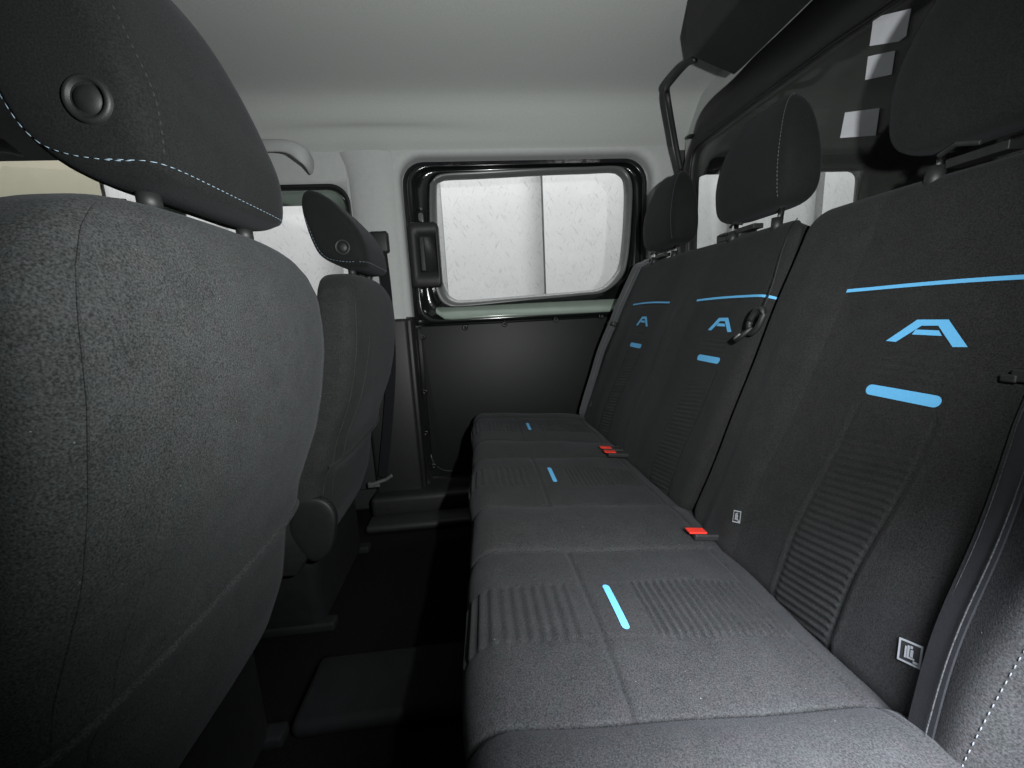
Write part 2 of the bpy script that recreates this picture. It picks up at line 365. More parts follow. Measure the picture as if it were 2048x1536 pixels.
# wall above and below the front window, and front roof rail
strip_wall('front_roof_rail', -1.25, -0.465, 0.545, 0.70, YW, 0.05, 'trim', 0.015)
fw_big = rrect(-1.25, -0.455, -0.02, 0.56, 0.002, 8, YW+0.003); fw_in = rrect(-1.205, -0.466, 0.026, 0.539, (0.05, 0.05, 0.079, 0.04), 8, YW+0.003)
struct(rings('front_window_surround', [ringalign(fw_big, 200), ringalign(fw_in, 200), ringalign(fw_in, 200)+np.array([0, 0.03, 0])], 'trim'))
strip_wall('front_lower_side', -2.2, -0.475, -0.86, 0.02, YW, 0.06, 'dark_trim', 0.02)
# rear quarter beyond the partition: liner with a window opening
cargo_open = rrect(1.0, 1.80, 0.02, 0.575, 0.05, 8, YW+0.01)
cargo_big = rrect(0.905, 2.7, -0.86, 0.81, 0.002, 8, YW+0.01)
a_, b_ = ringalign(cargo_big, 160), ringalign(cargo_open, 160)
b2_ = b_.copy(); b2_[:, 1] += 0.07
struct(rings('cargo_side_wall', [a_, b_, b2_], 'cargo'))
struct(mesh('cargo_ceiling', fl(0.985, 2.7, -0.2, 1.76, EYE+0.80), [(0,1,2,3)], 'cargo', smooth=False))
struct(mesh('cargo_rear_wall', [(2.7,-0.2,0), (2.7,1.76,0), (2.7,1.76,EYE+0.80), (2.7,-0.2,EYE+0.80)], [(0,1,2,3)], 'cargo', smooth=False))
struct(mesh('cargo_near_wall', [(0.985,-0.2,0), (2.7,-0.2,0), (2.7,-0.2,EYE+0.75), (0.985,-0.2,EYE+0.75)], [(0,1,2,3)], 'cargo', smooth=False))

# --- the hall wall outside: bowed white boards side by side, cream further forward
YO = 3.2
ext = struct(mesh('hall_wall', [(-9,YO+0.25,-0.45), (6,YO+0.25,-0.45), (6,YO+0.25,4.2), (-9,YO+0.25,4.2)], [(0,1,2,3)], 'wall', smooth=False))
xa = onY((889, 480), YO)[0]; xb = onY((1089, 480), YO)[0]; PW = xb-xa
for k in range(-3, 5):
    x0 = xa+k*PW; s = np.linspace(0, 1, 40)
    front = [(x0+PW*0.998*t, YO+0.075*t**2.2, 0) for t in s]
    P = np.array([[(p[0], p[1], z) for p in front] for z in (-0.44, 1.8, 4.2)])
    gridmesh('wall_board', P, 'wall', ext)
x_end = xa-3*PW
struct(mesh('cream_wall', [(-9,YO-0.02,-0.45), (x_end-0.01,YO-0.02,-0.45), (x_end-0.01,YO-0.02,4.2), (-9,YO-0.02,4.2)], [(0,1,2,3)], 'cream', smooth=False))

# ================================================================== SLIDING DOOR
door = thing('sliding_door', 'black sliding door with a large window and a screwed dark panel below it', 'van door', (0.26, YD, 0.06))
def px_loop(pts, y, n=6): return catmull([onY(p, y) for p in pts], n, True)
g_out = [(874,377),(879,367),(893,361),(960,358),(1087,351),(1170,348),(1219,346),(1236,351),(1247,371),(1246,444),(1239,520),(1228,549),(1201,575),(1160,582),(1050,591),(932,600),(908,597),(893,582),(882,544),(876,470)]
k_out = [(859,380),(866,360),(884,348),(960,343),(1087,336),(1170,334),(1228,332),(1250,339),(1264,371),(1262,444),(1255,520),(1242,556),(1208,584),(1160,591),(1050,601),(925,613),(893,610),(876,592),(866,550),(860,470)]
GL = [ringalign(px_loop(l, YD+d), N_) for l, d in ((k_out, 0.016), (g_out, 0.055))]
full = ringalign(rrect(-0.262, 0.790, -0.795, 0.634, (0.10, 0.10, 0.10, 0.085), 10, YD+0.0), N_)
# raised frame: outer slab edge -> face -> step to the gasket; the opening is lower than the slab's middle, so make its ring about the window
wc = rrect(-0.250, 0.782, -0.030, 0.622, (0.06, 0.10, 0.09, 0.08), 10, YD)
wout = ringalign(wc, N_)
def lerp_loops(A, B, t, y): L = A*(1-t)+B*t; L[:, 1] = y; return L
kk = GL[0]
def grow(L, d, y):
    c = L.mean(0); Q = L.copy(); Q[:, 0] = c[0]+(L[:, 0]-c[0])*(1+d/0.5); Q[:, 2] = c[2]+(L[:, 2]-c[2])*(1+d/0.32); Q[:, 1] = y; return Q
rings('door_seal', [grow(wout, 0.06, YD+0.05), lerp_loops(wout, kk, -0.04, YD+0.045), lerp_loops(wout, kk, -0.02, YD+0.03), lerp_loops(wout, kk, 0.01, YD+0.03)], 'rubber', door)
rings('door_frame', [lerp_loops(wout, kk, 0.0, YD+0.045), lerp_loops(wout, kk, 0.0, YD+0.008), lerp_loops(wout, kk, 0.05, YD), lerp_loops(wout, kk, 0.20, YD-0.003), lerp_loops(wout, kk, 0.26, YD+0.004), lerp_loops(wout, kk, 0.34, YD+0.030), lerp_loops(wout, kk, 0.80, YD+0.034), lerp_loops(wout, kk, 0.92, YD+0.024), lerp_loops(wout, kk, 1.0, YD+0.018)], 'gloss', door)
k2 = kk.copy(); g2 = GL[1]
rings('window_gasket', [lerp_loops(k2, g2, -0.01, YD+0.030), lerp_loops(k2, g2, 0.0, YD+0.014), lerp_loops(k2, g2, 0.12, YD+0.010), lerp_loops(k2, g2, 0.9, YD+0.040), lerp_loops(k2, g2, 1.0, YD+0.058)], 'gasket', door)
gp = lerp_loops(k2, g2, 0.85, YD+0.052)
prism('window_pane', gp[::2], (0, 0.004, 0), 'glass', door)
# ledge under the window, its pale reflection put into the base colour
l0 = [onY(p, YD+0.006) for p in ((886,634),(1000,624),(1120,612),(1225,600))]; l1 = [onY(p, YD+0.006) for p in ((876,645),(1000,637),(1120,629),(1225,621))]
led = []
for t in np.linspace(0, 1, 25):
    za = EYE+0.012; x = -0.17+t*0.86
    e_ = 0.03*(max(0, 0.06-t)/0.06)**2
    led.append([(x, YD+0.030, EYE+0.042), (x, YD+0.018, EYE+0.038), (x, YD-0.006, EYE+0.004+e_), (x, YD-0.012, EYE-0.006+e_), (x, YD-0.011, EYE-0.013+e_), (x, YD-0.002, EYE-0.016+e_)])
gridmesh('window_ledge', np.array(led), 'ledge', door)
# lower slab behind the panel
lo = [onY(p, YD+0.03) for p in ((829,646),(1240,608))]
prism('door_shell', [(-0.30, YD+0.03, EYE-0.84), (0.83, YD+0.03, EYE-0.84), (0.83, YD+0.03, EYE-0.03), (-0.30, YD+0.03, EYE-0.03)], (0, 0.04, 0), 'gloss', door, 0.02)
box('door_rail', (0.264, YD+0.016, EYE-0.022), (1.04, 0.022, 0.018), 'gloss', door, 0.006)
ptop = [(-0.247, -0.034), (0.78, -0.034)]
pan = rrect(-0.247, 0.775, -0.728, -0.040, (0.085, 0.085, 0.012, 0.008), 8, YD+0.012)
panel = prism('trim_panel', pan, (0, 0.014, 0), 'panel', door, 0.003)
# bright rolled rim along the panel's lower corner
rim = rrect(-0.251, 0.779, -0.733, -0.036, (0.089, 0.089, 0.012, 0.008), 8, YD+0.026)
tube('panel_rim', list(rim[0:18]), 0.0028, 'gasket', door, 6)
for p in ((845.6,674),(930,655),(1009,648),(1111.5,639),(1202,632),(850,784),(852,866),(868.6,932)):
    c = onY(p, YD+0.011)
    prof = [(0.0135, 0.0), (0.0132, -0.003), (0.0105, -0.0058), (0.006, -0.0066), (0.0055, -0.004), (0.0, -0.0038)]
    L = [np.array([(c[0]+r*math.cos(a), c[1]+d, c[2]+r*math.sin(a)) for a in np.linspace(0, 2*math.pi, 17)[:-1]]) for r, d in prof[:-1]]
    rings('screw', L, 'screw', panel, (True, True))
# latch handle box on the leading edge
la, lb = onY((820,450), YD-0.02), onY((880,570), YD-0.02)
lx0, lx1, lz1, lz0 = la[0]-0.012, lb[0]+0.010, la[2]+0.010, lb[2]-0.008
lo_ = [np.array([(x, YD+y, z) for x, _, z in rrect(lx0+i, lx1-i, lz0+i-EYE, lz1-i-EYE, 0.018, 5, 0)]) for i, y in ((0, 0.03), (0, -0.022), (0.006, -0.030))]
hx0, hx1, hz0, hz1 = lx0+0.034, lx1-0.012, lz0+0.062, lz1-0.050
hi = lambda y, i: np.array([(x, YD+y, z) for x, _, z in rrect(hx0+i, hx1-i, hz0+i-EYE, hz1-i-EYE, 0.010, 5, 0)])
latch = rings('latch_handle', lo_+[hi(-0.030, 0), hi(-0.006, 0.003)], 'black_trim', door, (True, True))
box('grip_bar', ((hx0+0.020), YD-0.016, (hz0+hz1)/2), (0.022, 0.016, hz1-hz0-0.012), 'dark_trim', latch, 0.005)
# little lock pin and round stop above the latch
for p, r in (((842, 418), 0.006),):
    c = onY(p, YD+0.028); V, Fc = tubegeo([c, c+np.array([0, -0.008, 0])], r, 12); mesh('stop_pin', V, Fc, 'gasket', door)
c = onY((841, 434), YD+0.024); prism('lock_plate', rrect(c[0]-0.010, c[0]+0.012, c[2]-EYE-0.018, c[2]-EYE+0.018, 0.010, 5, c[1]), (0, 0.01, 0), 'gasket', door, 0.002)

# ================================================================== FRONT PASSENGER DOOR (its window shows behind the far seat)
fd = thing('front_passenger_door', 'front passenger door window with a black rubber edge behind the far headrest', 'van door', (-0.9, YW+0.03, 0.02))
fo = rrect(-1.20, -0.470, 0.03, 0.535, (0.05, 0.05, 0.075, 0.04), 8, YW+0.004)
fo_s = ringalign(fo, 200)
def shrink(L, d, y):
    c = np.array([(-1.20-0.47)/2, 0, EYE+0.2825]); Q = L.copy(); Q[:, 0] = c[0]+(L[:, 0]-c[0])*(1-d/0.365); Q[:, 2] = c[2]+(L[:, 2]-c[2])*(1-d/0.2525); Q[:, 1] = y; return Q
rings('window_seal', [shrink(fo_s, -0.004, YW-0.006), shrink(fo_s, 0.004, YW-0.010), shrink(fo_s, 0.012, YW-0.004), shrink(fo_s, 0.014, YW+0.02)], 'rubber', fd)
rings('window_frame', [shrink(fo_s, 0.014, YW+0.012), shrink(fo_s, 0.020, YW+0.05), shrink(fo_s, 0.052, YW+0.07), shrink(fo_s, 0.052, YW+0.085)], 'ledge', fd)
prism('window_pane', shrink(fo_s, 0.045, YW+0.078)[::2], (0, 0.004, 0), 'glass', fd)
prism('door_card', [(-1.6, YW-0.02, EYE-0.75), (-0.49, YW-0.02, EYE-0.75), (-0.49, YW-0.02, EYE+0.03), (-1.6, YW-0.02, EYE+0.05)], (0, 0.018, 0), 'dark_trim', fd, 0.012)

prism('quarter_pane', [(-2.25, YW+0.04, EYE-0.02), (-1.24, YW+0.04, EYE-0.02), (-1.24, YW+0.04, EYE+0.60), (-1.74, YW+0.04, EYE+0.64)], (0, 0.004, 0), 'glass', fd)
cw = thing('cargo_side_window', 'bright side window of the load bay seen past the middle rear headrest', 'van window', (1.4, YW+0.06, EYE))
cl = b_.copy(); cl[:, 1] = YW+0.055
def inset(L, d, y):
    c = L.mean(0); Q = L.copy(); Q[:, 0] = c[0]+(L[:, 0]-c[0])*(1-d/0.4); Q[:, 2] = c[2]+(L[:, 2]-c[2])*(1-d/0.28); Q[:, 1] = y; return Q
prism('window_pane', inset(cl, -0.004, YW+0.062)[::2], (0, 0.004, 0), 'glass', cw)
rings('window_gasket', [inset(cl, -0.006, YW+0.052), inset(cl, 0.004, YW+0.050), inset(cl, 0.012, YW+0.054), inset(cl, 0.013, YW+0.063)], 'rubber', cw)

# ================================================================== HEADREST / PILLOW BUILDERS
def pillow(outline, yc, W, p=5.0, taper=None, nT=15):
    """outline: closed (x,z) curve; the body is thick in y. returns rings from near side to far side"""
    O = np.array(outline); c = O.mean(0); ts = 1-(1-np.linspace(0.02, 1, nT))**2.2
    L = []
    def ring(t, s):
        Q = c+(O-c)*t; w = W*(max(0.0, 1-t**p))**(1/p)
        wz = np.array([w*(taper(z) if taper else 1.0) for z in Q[:, 1]])
        return np.stack([Q[:, 0], yc+s*wz, Q[:, 1]+EYE], 1)
    for t in ts: L.append(ring(t, -1))
    for t in ts[-2::-1]: L.append(ring(t, 1))
    return L, ring
def stitches(name, path, m, parent, dash=0.0045, gap=0.003, r=0.0007):
    P = np.array(path); d = np.r_[0, np.cumsum(np.linalg.norm(np.diff(P, axis=0), axis=1))]
    at = lambda s: np.array([np.interp(s, d, P[:, k]) for k in range(3)])
    s = 0; parts = []
    while s+dash < d[-1]:
        parts.append(tubegeo([at(s), at(s+dash/2), at(s+dash)], [r*0.7, r, r*0.7], 5)); s += dash+gap
    V, Fc = join(parts); o = mesh(name, V, Fc, m, parent); o['kind'] = 'stuff'; return o

FH_near = [(-0.278,0.152),(-0.275,0.205),(-0.288,0.255),(-0.303,0.300),(-0.320,0.343),(-0.342,0.388),(-0.368,0.424),(-0.400,0.448),(-0.428,0.440),(-0.440,0.400),(-0.432,0.330),(-0.415,0.250),(-0.400,0.205),(-0.383,0.165),(-0.352,0.142),(-0.318,0.136),(-0.292,0.140)]
FH_far = [(-0.274,0.140),(-0.270,0.185),(-0.280,0.222),(-0.300,0.257),(-0.322,0.283),(-0.350,0.312),(-0.385,0.332),(-0.410,0.330),(-0.420,0.300),(-0.416,0.255),(-0.405,0.205),(-0.388,0.168),(-0.352,0.146),(-0.318,0.134)]
def front_seat(yc, label, HO, fab):
    t = thing('front_seat', label, 'car seat', (-0.55, yc, 0.0), 'front seats')
    # --- backrest: stacked rounded sections along the leaning spine
    zk = [-0.60,-0.52,-0.43,-0.395,-0.375,-0.355,-0.31,-0.20,-0.13,-0.05,0.0,0.05,0.09,0.115,0.130,0.138,0.1405]
    xr = [x_+0.012 for x_ in [-0.462,-0.428,-0.410,-0.404,-0.392,-0.376,-0.366,-0.318,-0.299,-0.284,-0.281,-0.281,-0.288,-0.298,-0.310,-0.326,-0.345]]
    wk = [0.244,0.250,0.252,0.252,0.252,0.252,0.252,0.252,0.252,0.250,0.247,0.238,0.217,0.188,0.150,0.100,0.020]
    tk = [0.130,0.135,0.135,0.132,0.136,0.140,0.140,0.135,0.130,0.125,0.122,0.118,0.110,0.100,0.085,0.060,0.020]
    zs = np.concatenate([np.linspace(-0.60, 0.05, 70), np.linspace(0.055, 0.1405, 34)])
    X = np.interp(zs, zk, xr); Wd = np.interp(zs, zk, wk); T = np.interp(zs, zk, tk)
    def sm(a, k=3):
        b = a.copy()
        for _ in range(k): b[1:-1] = (b[:-2]+2*b[1:-1]+b[2:])/4
        return b
    X, Wd, T = sm(X, 2), sm(Wd, 4)+0.010, sm(T)
    zs = zs-0.012*sstep((zs-0.0)/0.12)
    NA = 120
    def sec(i, ang, grow=0.0):
        n = 4.2; ca, sa = math.cos(ang), math.sin(ang)
        ex = math.copysign(abs(ca)**(2/n), ca); ey = math.copysign(abs(sa)**(2/n), sa)
        cx = X[i]-T[i]/2
        # slight crown across the rear face
        bulge = 0.006*(1-(ey**2)) if ca > 0 else 0.0
        return np.array([cx+(T[i]/2+grow)*ex+bulge*max(ex, 0)-0.006*max(ex,0), yc+(Wd[i]+grow)*ey, zs[i]+EYE])
    loops = [np.array([sec(i, 2*math.pi*k/NA) for k in range(NA)]) for i in range(len(zs))]
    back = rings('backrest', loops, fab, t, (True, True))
    # seams: one on each rear corner, running up and over the shoulder
    for sgn in (-1, 1):
        path = [sec(i, sgn*math.radians(52), 0.0006) for i in range(8, len(zs)-3, 2)]
        tube('piping', path, 0.0009, 'side_fab', back, 6)
    path = [sec(i, -math.radians(20+12*min(1, max(0, (0.0-zs[i])/0.4))), 0.0002) for i in range(12, 62, 2)]
    tube('seam', path, 0.0011, 'side_fab', back, 5)
    # folded cloth ridge across the lower back
    i0 = int(np.argmin(abs(zs+0.352)))
    path = [sec(i0, a, 0.001) for a in np.linspace(-math.radians(60), math.radians(60), 40)]
    tube('cloth_fold', path, [0.006]*len(path), fab, back, 8)
    # --- headrest
    O = catmull([(p[0], p[1], 0) for p in HO], 6)[:, :2]
    ztop = max(p[1] for p in HO)
    tp = lambda z: 1.0-0.06*sstep((z-0.24)/(ztop-0.20))
    L, ring = pillow(O, yc, 0.138, 8.0, tp, 18)
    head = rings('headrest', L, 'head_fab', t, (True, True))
    n = len(O)
    # pale thread round the side panel and along the bottom of the rear face
    co = O.mean(0); ang_o = np.arctan2(O[:, 1]-co[1], O[:, 0]-co[0]); rad_o = np.hypot(O[:, 1]-co[1], O[:, 0]-co[0]); so = np.argsort(ang_o)
    def side_pt(x, z):
        a = math.atan2(z-co[1], x-co[0]); t_ = min(0.995, math.hypot(z-co[1], x-co[0])/np.interp(a, ang_o[so], rad_o[so], period=2*math.pi))
        return (x, yc-0.138*tp(z)*(1-t_**8)**(1/8)-0.0008, z+EYE)
    dzs = 0.0 if yc < 1 else -0.002
    sp = catmull([(x, z+dzs, 0) for x, z in ((-0.408,0.262),(-0.398,0.228),(-0.389,0.196),(-0.374,0.170),(-0.350,0.158),(-0.322,0.153),(-0.306,0.152),(-0.297,0.153))], 6, False)
    stitches('stitching', np.array([side_pt(p[0], p[1]) for p in sp]), 'stitch', head, 0.005, 0.0032, 0.00042)
    zt = 0.153 if yc < 1 else 0.150; low = []
    for y in np.linspace(-0.132, 0.133, 50):
        t_ = max(0, 1-(abs(y)/0.138)**8)**(1/8)+0.006; Q = co+(O-co)*t_
        m_ = Q[:, 0] > co[0]+0.03; k_ = np.where(m_)[0]; kb = k_[np.argsort(Q[k_, 1])]
        low.append((np.interp(zt, Q[kb, 1], Q[kb, 0]), yc+y, zt+EYE))
    stitches('stitching', np.array(low), 'stitch', head, 0.005, 0.0032, 0.00042)
    R2 = ring(0.965, -1); R2[:, 1] -= 0.0004
    stitches('seam', [R2[k] for k in range(1, int(n*6/len(HO)))], 'seam', head, 0.004, 0.004, 0.0009)
    # round release button on the near side
    bx, bz = (-0.318, 0.198) if yc < 1 else (-0.324, 0.186)
    yb = yc-0.138*tp(bz)
    prof = [(0.0195, 0.006), (0.0195, -0.0012), (0.0175, -0.0030), (0.0150, -0.0026), (0.0138, 0.0005), (0.0118, 0.0010), (0.0108, -0.0010), (0.004, -0.0022)]
    rings('release_button', [np.array([(bx+r*math.cos(a), yb+d, bz+r*math.sin(a)+EYE) for a in np.linspace(0, 2*math.pi, 33)[:-1]]) for r, d in prof], 'black_trim', head, (False, True))
    for s in (-1, 1):
        y = yc+s*0.085
        tube('headrest_post', [(-0.322, y, 0.105+EYE), (-0.323, y, 0.165+EYE)], 0.0065, 'chrome', head, 12)
        tube('post_collar', [(-0.322, y, 0.120+EYE), (-0.322, y, 0.138+EYE)], 0.0105, 'black_trim', back, 12)
    # --- cushion, side cover, base and rails
    O2 = catmull([(p[0], p[1], 0) for p in [(-0.50,-0.58),(-0.47,-0.48),(-0.55,-0.42),(-0.75,-0.40),(-0.93,-0.385),(-0.99,-0.42),(-0.98,-0.50),(-0.75,-0.56)]], 6)[:, :2]
    L, _ = pillow(O2, yc, 0.255, 6.0, None, 10); rings('seat_cushion', L, fab, t, (True, True))
    # rounded recliner cover low on the near side
    cc = [(-0.385,-0.50),(-0.392,-0.455),(-0.42,-0.432),(-0.46,-0.432),(-0.49,-0.46),(-0.50,-0.52),(-0.46,-0.60),(-0.41,-0.58)]
    O3 = catmull([(p[0], p[1], 0) for p in cc], 6)[:, :2]
    L, _ = pillow(O3, yc-0.250, 0.014, 6.0, None, 10); rings('recliner_cover', L, 'recliner', t, (True, True))
    prism('side_shield', [(-0.42, yc-0.262, EYE-0.53), (-0.47, yc-0.262, EYE-0.47), (-0.95, yc-0.262, EYE-0.50), (-0.98, yc-0.262, EYE-0.62), (-0.50, yc-0.262, EYE-0.64)], (0, 0.03, 0), 'black_trim', t, 0.01)
    box('seat_base', (-0.70, yc, 0.15), (0.44, 0.40, 0.29), 'floor2', t, 0.03)
    for s in (-1, 1):
        box('rail', (-0.73, yc+s*0.185, 0.016), (0.56, 0.040, 0.028), 'floor2', t, 0.008)
    return t
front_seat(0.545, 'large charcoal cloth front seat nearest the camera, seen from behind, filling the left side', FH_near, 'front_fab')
front_seat(1.222, 'charcoal cloth front seat farther away, coloured darker for dimmer light, between the near front seat and the sliding door', FH_far, 'far_dimmed_fab')

# ================================================================== REAR BENCH
bench = thing('rear_bench', 'dark grey three-place rear bench with blue printed lines and A emblems', 'bench seat', (0.3, 0.95, 0.0))
CC = (0.492, 0.975, 1.442)       # cushion inserts
CB = (0.475, 0.927, 1.380)       # backrest prints
CHEAD = (0.490, 0.958, 1.425)    # headrests
HW = 0.156
U0, U1 = 0.20, 1.705
# ---- cushion
_top = [(0.50-i*(0.50-0.008)/200, 0) for i in range(201)]
cp = [(x, -0.42-0.0891*x) for x, _ in _top]
ac = np.array([0.008, -0.4207-0.046])
cp += [(ac[0]+0.046*math.cos(a), ac[1]+0.046*math.sin(a)) for a in np.linspace(math.pi/2, math.pi, 34)[1:]]
cp += [(ac[0]-0.046+0.014*t, ac[1]-0.150*t) for t in np.linspace(0, 1, 60)[1:]]
cp = np.array(cp); cs = np.r_[0, np.cumsum(np.linalg.norm(np.diff(cp, axis=0), axis=1))]
S_of_X = lambda x: (0.50-x)*math.sqrt(1+0.0891**2)
def cushion_d(u, s):
    """height above the plain cushion profile; u across the van, s from the back edge forward"""
    d = np.zeros(np.broadcast(u, s).shape)
    u = u+0*s; s = s+0*u
    ed = [U0]+[v for c in sorted(CC) for v in (c-HW, c+HW)]+[U1]
    # raised bolsters between and beside the inserts
    gaps = [(ed[0], ed[1], 0.024), (ed[2], ed[3], 0.011), (ed[4], ed[5], 0.008), (ed[6], ed[7], 0.006)]
    for a, b, h in gaps:
        t = (u-a)/(b-a)
        inside = (t > 0) & (t < 1)
        tt = np.clip(t, 0, 1)
        prof = np.sin(math.pi*tt)**0.6
        if a == U0: prof = np.where(tt > 0.5, np.sin(math.pi*tt)**0.6, 1.0)
        if b == U1: prof = np.where(tt < 0.5, np.sin(math.pi*tt)**0.6, 1.0)
        fade = (sstep(s/0.10)*0.75+0.25)*(1-0.8*sstep((s-0.47)/0.09))
        d += np.where(inside, h*prof*fade, 0)
    sx = S_of_X
    for c in CC:
        q = (u-c)/HW; ins = np.abs(q) < 1
        # softly filled insert
        d += np.where(ins, 0.006*(1-np.abs(q)**4)*sstep((s-0.09)/0.1), 0)
        # insert seams and the cross seam
        for e in (-1, 1): d -= 0.0036*np.exp(-((u-(c+e*HW))/0.0034)**2)*sstep((s-0.05)/0.03)
        d -= np.where(ins, 0.0042*np.exp(-((s-sx(0.140-0.0*q))/0.0040)**2), 0)
        # ribbed band
        band = sstep((u-(c-0.054))/0.006)*sstep((c+0.060-u)/0.006)
        ra = band*sstep((s-sx(0.408))/0.004)*sstep((sx(0.215)-s)/0.004)
        d += ra*0.0034*np.sin((s-sx(0.408))/0.0122*2*math.pi)
        rb = band*sstep((s-sx(0.118))/0.004)*sstep((sx(-0.02)+0.06-s)/0.004)
        d += rb*0.0020*np.sin((s-sx(0.118))/0.0165*2*math.pi)
        d -= (band*(1-band))*0.004*sstep((s-0.09)/0.01)
    # seam before the rear strip
    d -= 0.0035*np.exp(-((s-sx(0.413))/0.0035)**2)
    d -= 0.010*sstep((sx(0.405)-s)/0.06)
    # rounded outer ends
    for e, R in ((u-U0, 0.05), (U1-u, 0.05)):
        e = np.clip(e, 0, R); d += -R+np.sqrt(np.maximum(R*R-(R-e)**2, 0))
    # slow unevenness of worn foam
    d += 0.0015*np.sin(u*23+s*9)+0.0012*np.sin(u*11-s*31+1.3)
    return d
def cush_pos(u, s, lift=0.0):
    x = np.interp(s, cs, cp[:, 0]); z = np.interp(s, cs, cp[:, 1])
    e = 0.004; tx = np.interp(s+e, cs, cp[:, 0])-np.interp(s-e, cs, cp[:, 0]); tz = np.interp(s+e, cs, cp[:, 1])-np.interp(s-e, cs, cp[:, 1])
    l = np.hypot(tx, tz)+1e-9; nx, nz = tz/l, -tx/l
    d = cushion_d(u, s)+lift
    return np.stack([x+nx*d, u+0*s, z+nz*d+EYE], -1)
us = np.r_[np.arange(U0, 0.85, 0.0032), np.arange(0.85, U1, 0.0042), U1]; ss = np.linspace(0, cs[-1], 300)
UU, SS = np.meshgrid(us, ss)
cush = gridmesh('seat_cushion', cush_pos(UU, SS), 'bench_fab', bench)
# closing ends and underside of the cushion
for u in (U0, U1):
    rim_ = cush_pos(np.full(60, u), np.linspace(0, cs[-1], 60)); V = [tuple(p) for p in rim_]+[(0.50, u, EYE-0.60)]
    mesh('cushion_side', V, [tuple(range(len(V)))], 'side_fab', cush, False)
bx_ = box('bench_base', (0.26, 0.95, 0.125), (0.40, 1.40, 0.245), 'floor2', bench, 0.02)
for y in (0.32, 0.95, 1.58): box('leg', (0.06, y, 0.12), (0.05, 0.06, 0.238), 'dark_trim', bench, 0.012)
def patch(name, fn, ua, ub, sa, sb, m, parent, nu=24, ns=6, round_end=True, lift=0.0012):
    """rounded bar printed on a surface; ua..ub along u"""
    a = np.linspace(0, 1, nu); r = abs(sb-sa)/2; L = abs(ub-ua)
    P = np.zeros((nu, ns, 3)); sc = (sa+sb)/2
    for i, t in enumerate(a):
        # denser samples at the round ends
        tt = 0.5-0.5*math.cos(math.pi*t); u = ua+(ub-ua)*tt; dist = min(tt, 1-tt)*L
        h = r if dist > r or not round_end else math.sqrt(max(r*r-(r-dist)**2, 1e-9))
        P[i] = fn(np.full(ns, u), sc+h*np.linspace(-1, 1, ns), lift)
    return gridmesh(name, P, m, parent)
for c in CC:
    patch('accent_bar', cush_pos, c-0.040, c+0.052, S_of_X(0.1815), S_of_X(0.1705), 'blue', cush)
# ---- backrests
TB = 0.368; nb = np.array([-1, 0, TB]); nb = nb/np.linalg.norm(nb)
ZB0, ZB1 = -0.485, 0.178
def back_factory(u0, u1, cents, near):
    def bd(u, z):
        u = u+0*z; z = z+0*u; d = np.zeros(u.shape)
        hw, hh = (u1-u0)/2, (ZB1-ZB0)/2; rc = 0.05
        qx = np.abs(u-(u0+u1)/2)-hw+rc; qz = np.abs(z-(ZB0+ZB1)/2)-hh+rc
        sd = np.hypot(np.maximum(qx, 0), np.maximum(qz, 0))+np.minimum(np.maximum(qx, qz), 0)-rc
        R = 0.034; e = np.clip(-sd, 0, R); d += -R+np.sqrt(np.maximum(R*R-(R-e)**2, 0))
        for c in cents:
            q = np.abs(u-c)
            # side bolsters rise away from the shallow middle
            d += 0.008*sstep((q-0.10)/0.09)*sstep((0.26-q)/0.03)*sstep((0.06-z)/0.15)
            if near: d += 0.022*np.exp(-((u-0.268)/0.030)**2)*sstep((0.0-z)/0.2)
            # two seams of the ribbed middle strip
            for e_ in (-0.052, 0.050):
                on = sstep((-0.150-z)/0.012)
                d -= on*0.0030*np.exp(-((u-(c+e_))/0.0026)**2)
                d += on*0.0012*np.exp(-((u-(c+e_+0.005*np.sign(e_)))/0.003)**2)
            rb = sstep((u-(c-0.048))/0.004)*sstep((c+0.046-u)/0.004)*sstep((-0.160-z)/0.10)
            d += rb*0.0018*np.sin((z+0.16*(u-c))/0.0105*2*math.pi)
            rb2 = sstep((u-(c-0.048))/0.004)*sstep((c+0.046-u)/0.004)*sstep((-0.082-z)/0.004)*sstep((z+0.122)/0.004)
            d += rb2*0.0010*np.sin(z/0.0105*2*math.pi)
            # groove under the printed line
            d -= 0.0014*np.exp(-((z-0.003)/0.0030)**2)*sstep((0.155-q)/0.01)
            # foot of the seat pad
            d += 0.012*np.exp(-((z+0.36)/0.10)**2)*sstep((0.24-q)/0.08)
        d += 0.0012*np.sin(u*19+z*13)+0.0010*np.sin(u*9-z*27+0.7)
        return d
    def pos(u, z, lift=0.0):
        d = bd(u, z)+lift; x = 0.618+TB*z
        return np.stack([x+nb[0]*d, u+0*z, z+nb[2]*d+EYE], -1)
    return pos
